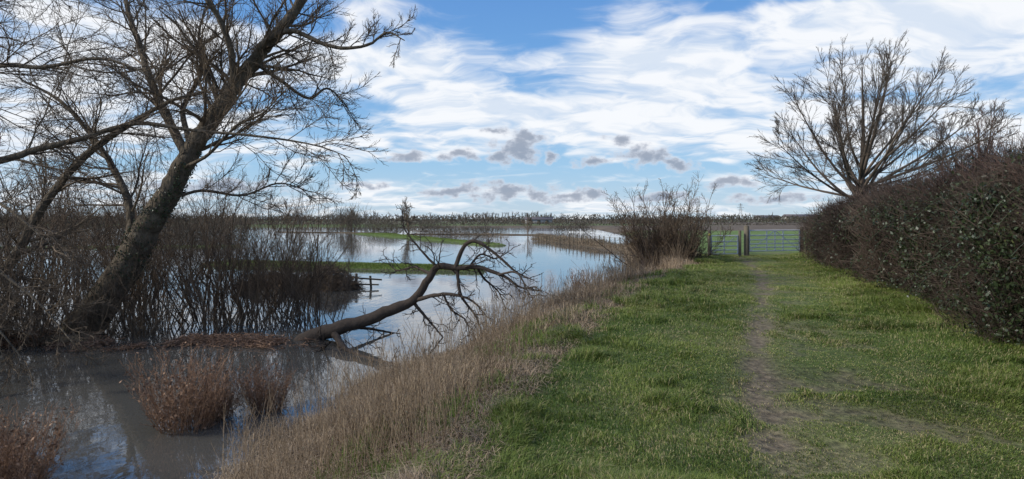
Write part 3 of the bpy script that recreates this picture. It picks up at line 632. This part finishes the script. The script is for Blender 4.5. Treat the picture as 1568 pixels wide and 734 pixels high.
for (u,v,wd,ht,am) in [(600,125,260,60,.19),(870,175,320,42,.16),(1290,75,320,105,.19),(1080,215,260,28,.16),(150,120,260,190,.12),(1000,110,170,55,.13),(640,215,170,22,.13),(1450,190,200,70,.10),
                       (810,18,150,45,-.17),(560,172,110,22,-.13),(840,262,420,26,-.17),(470,40,120,40,-.12),(1150,95,60,22,-.10),(1180,5,140,14,-.12)]:
    a_,e_=px(u,v);q=vec('MULTIPLY',vec('SUBTRACT',wu,(a_,e_,0)).outputs[0],(1000/wd,1000/ht,0));ln_=vec('LENGTH',q.outputs[0]).outputs['Value']
    t_=math_('MULTIPLY',rng_(ln_,1.25,.1),am);acc=t_ if acc is None else math_('ADD',acc,t_)
cir=math_('MULTIPLY',rng_(math_('ADD',cn,acc),.42,.68),.96)
wcol=n.new('ShaderNodeMix');wcol.data_type='RGBA';l.new(rng_(c2,.35,.6),wcol.inputs[0]);wcol.inputs[6].default_value=(6.0,6.7,7.7,1);wcol.inputs[7].default_value=(8.0,8.15,8.4,1)
grad=n.new('ShaderNodeValToRGB');g_=grad.color_ramp.elements;g_[0].position=0;g_[0].color=(.52,.67,.82,1);g_[1].position=1;g_[1].color=(.06,.18,.55,1)
for p_,c_ in ((.08,(.34,.59,.86,1)),(.22,(.17,.41,.80,1)),(.42,(.09,.26,.68,1))): x_=g_.new(p_);x_.color=c_
l.new(dz,grad.inputs[0])
gs=vec('SCALE',grad.outputs[0],None,8.3).outputs[0]
tint=n.new('ShaderNodeMix');tint.data_type='RGBA';tint.inputs[0].default_value=.85;l.new(sky.outputs[0],tint.inputs[6]);l.new(gs,tint.inputs[7])
m1=n.new('ShaderNodeMix');m1.data_type='RGBA';l.new(cir,m1.inputs[0]);l.new(tint.outputs[2],m1.inputs[6]);l.new(wcol.outputs[2],m1.inputs[7])
cw=vec('SUBTRACT',noise(uv,14,3).outputs['Color'],(.5,.5,.5)).outputs[0]
wu2=vec('ADD',uv,vec('SCALE',cw,None,.035).outputs[0]).outputs[0]
cu=None
for (u,v,wd,ht) in [(792,228,54,26),(770,238,42,12),(800,210,30,14),(703,241,27,13),(755,201,24,9),(955,213,26,10),(985,241,48,17),(1020,248,45,12),(840,240,14,10),(625,242,36,8),(905,253,36,10),
                    (785,294,110,16),(690,296,50,9),(880,300,70,10),(560,284,40,7),(1120,280,48,9),(1010,303,70,8),(330,285,110,10),(1180,302,70,7)]:
    a_,e_=px(u,v);q=vec('MULTIPLY',vec('SUBTRACT',wu2,(a_,e_,0)).outputs[0],(1000/wd,1000/ht,0));ln_=vec('LENGTH',q.outputs[0]).outputs['Value']
    cu=ln_ if cu is None else math_('MINIMUM',cu,ln_)
uvs=vec('MULTIPLY',uv,(1,1.6,1)).outputs[0]
cnn=noise(uvs,38,5,.58).outputs['Fac']
cv=math_('ADD',math_('SUBTRACT',1.12,cu),math_('MULTIPLY',math_('SUBTRACT',cnn,.5),2.4))
cm=math_('MULTIPLY',rng_(cv,-.05,.75),.9)
ccol=n.new('ShaderNodeMix');ccol.data_type='RGBA';l.new(rng_(cv,.1,1.1),ccol.inputs[0]);ccol.inputs[6].default_value=(6.2,6.5,7.2,1);ccol.inputs[7].default_value=(2.7,3.1,3.9,1)
m2=n.new('ShaderNodeMix');m2.data_type='RGBA';l.new(cm,m2.inputs[0]);l.new(m1.outputs[2],m2.inputs[6]);l.new(ccol.outputs[2],m2.inputs[7])
l.new(m2.outputs[2],bg.inputs['Color'])

S=Vector((math.sin(SAZ)*math.cos(SEL),math.cos(SAZ)*math.cos(SEL),math.sin(SEL)))
ld=bpy.data.lights.new('sun','SUN');ld.energy=3.5;ld.angle=math.radians(8);ld.color=(1,.95,.87)
lo=bpy.data.objects.new('sun',ld);COL.objects.link(lo);lo.rotation_euler=S.to_track_quat('Z','Y').to_euler()

cd=bpy.data.cameras.new('camera');cd.sensor_width=36;cd.lens=22.96;cd.shift_y=-32/1568;cd.clip_end=6000;cd.clip_start=.05
co=bpy.data.objects.new('camera',cd);COL.objects.link(co);co.location=(0,0,CAMH);co.rotation_euler=(math.radians(90),0,0);sc.camera=co
sc.view_settings.view_transform='Standard';sc.view_settings.look='None';sc.view_settings.exposure=0;sc.view_settings.gamma=1
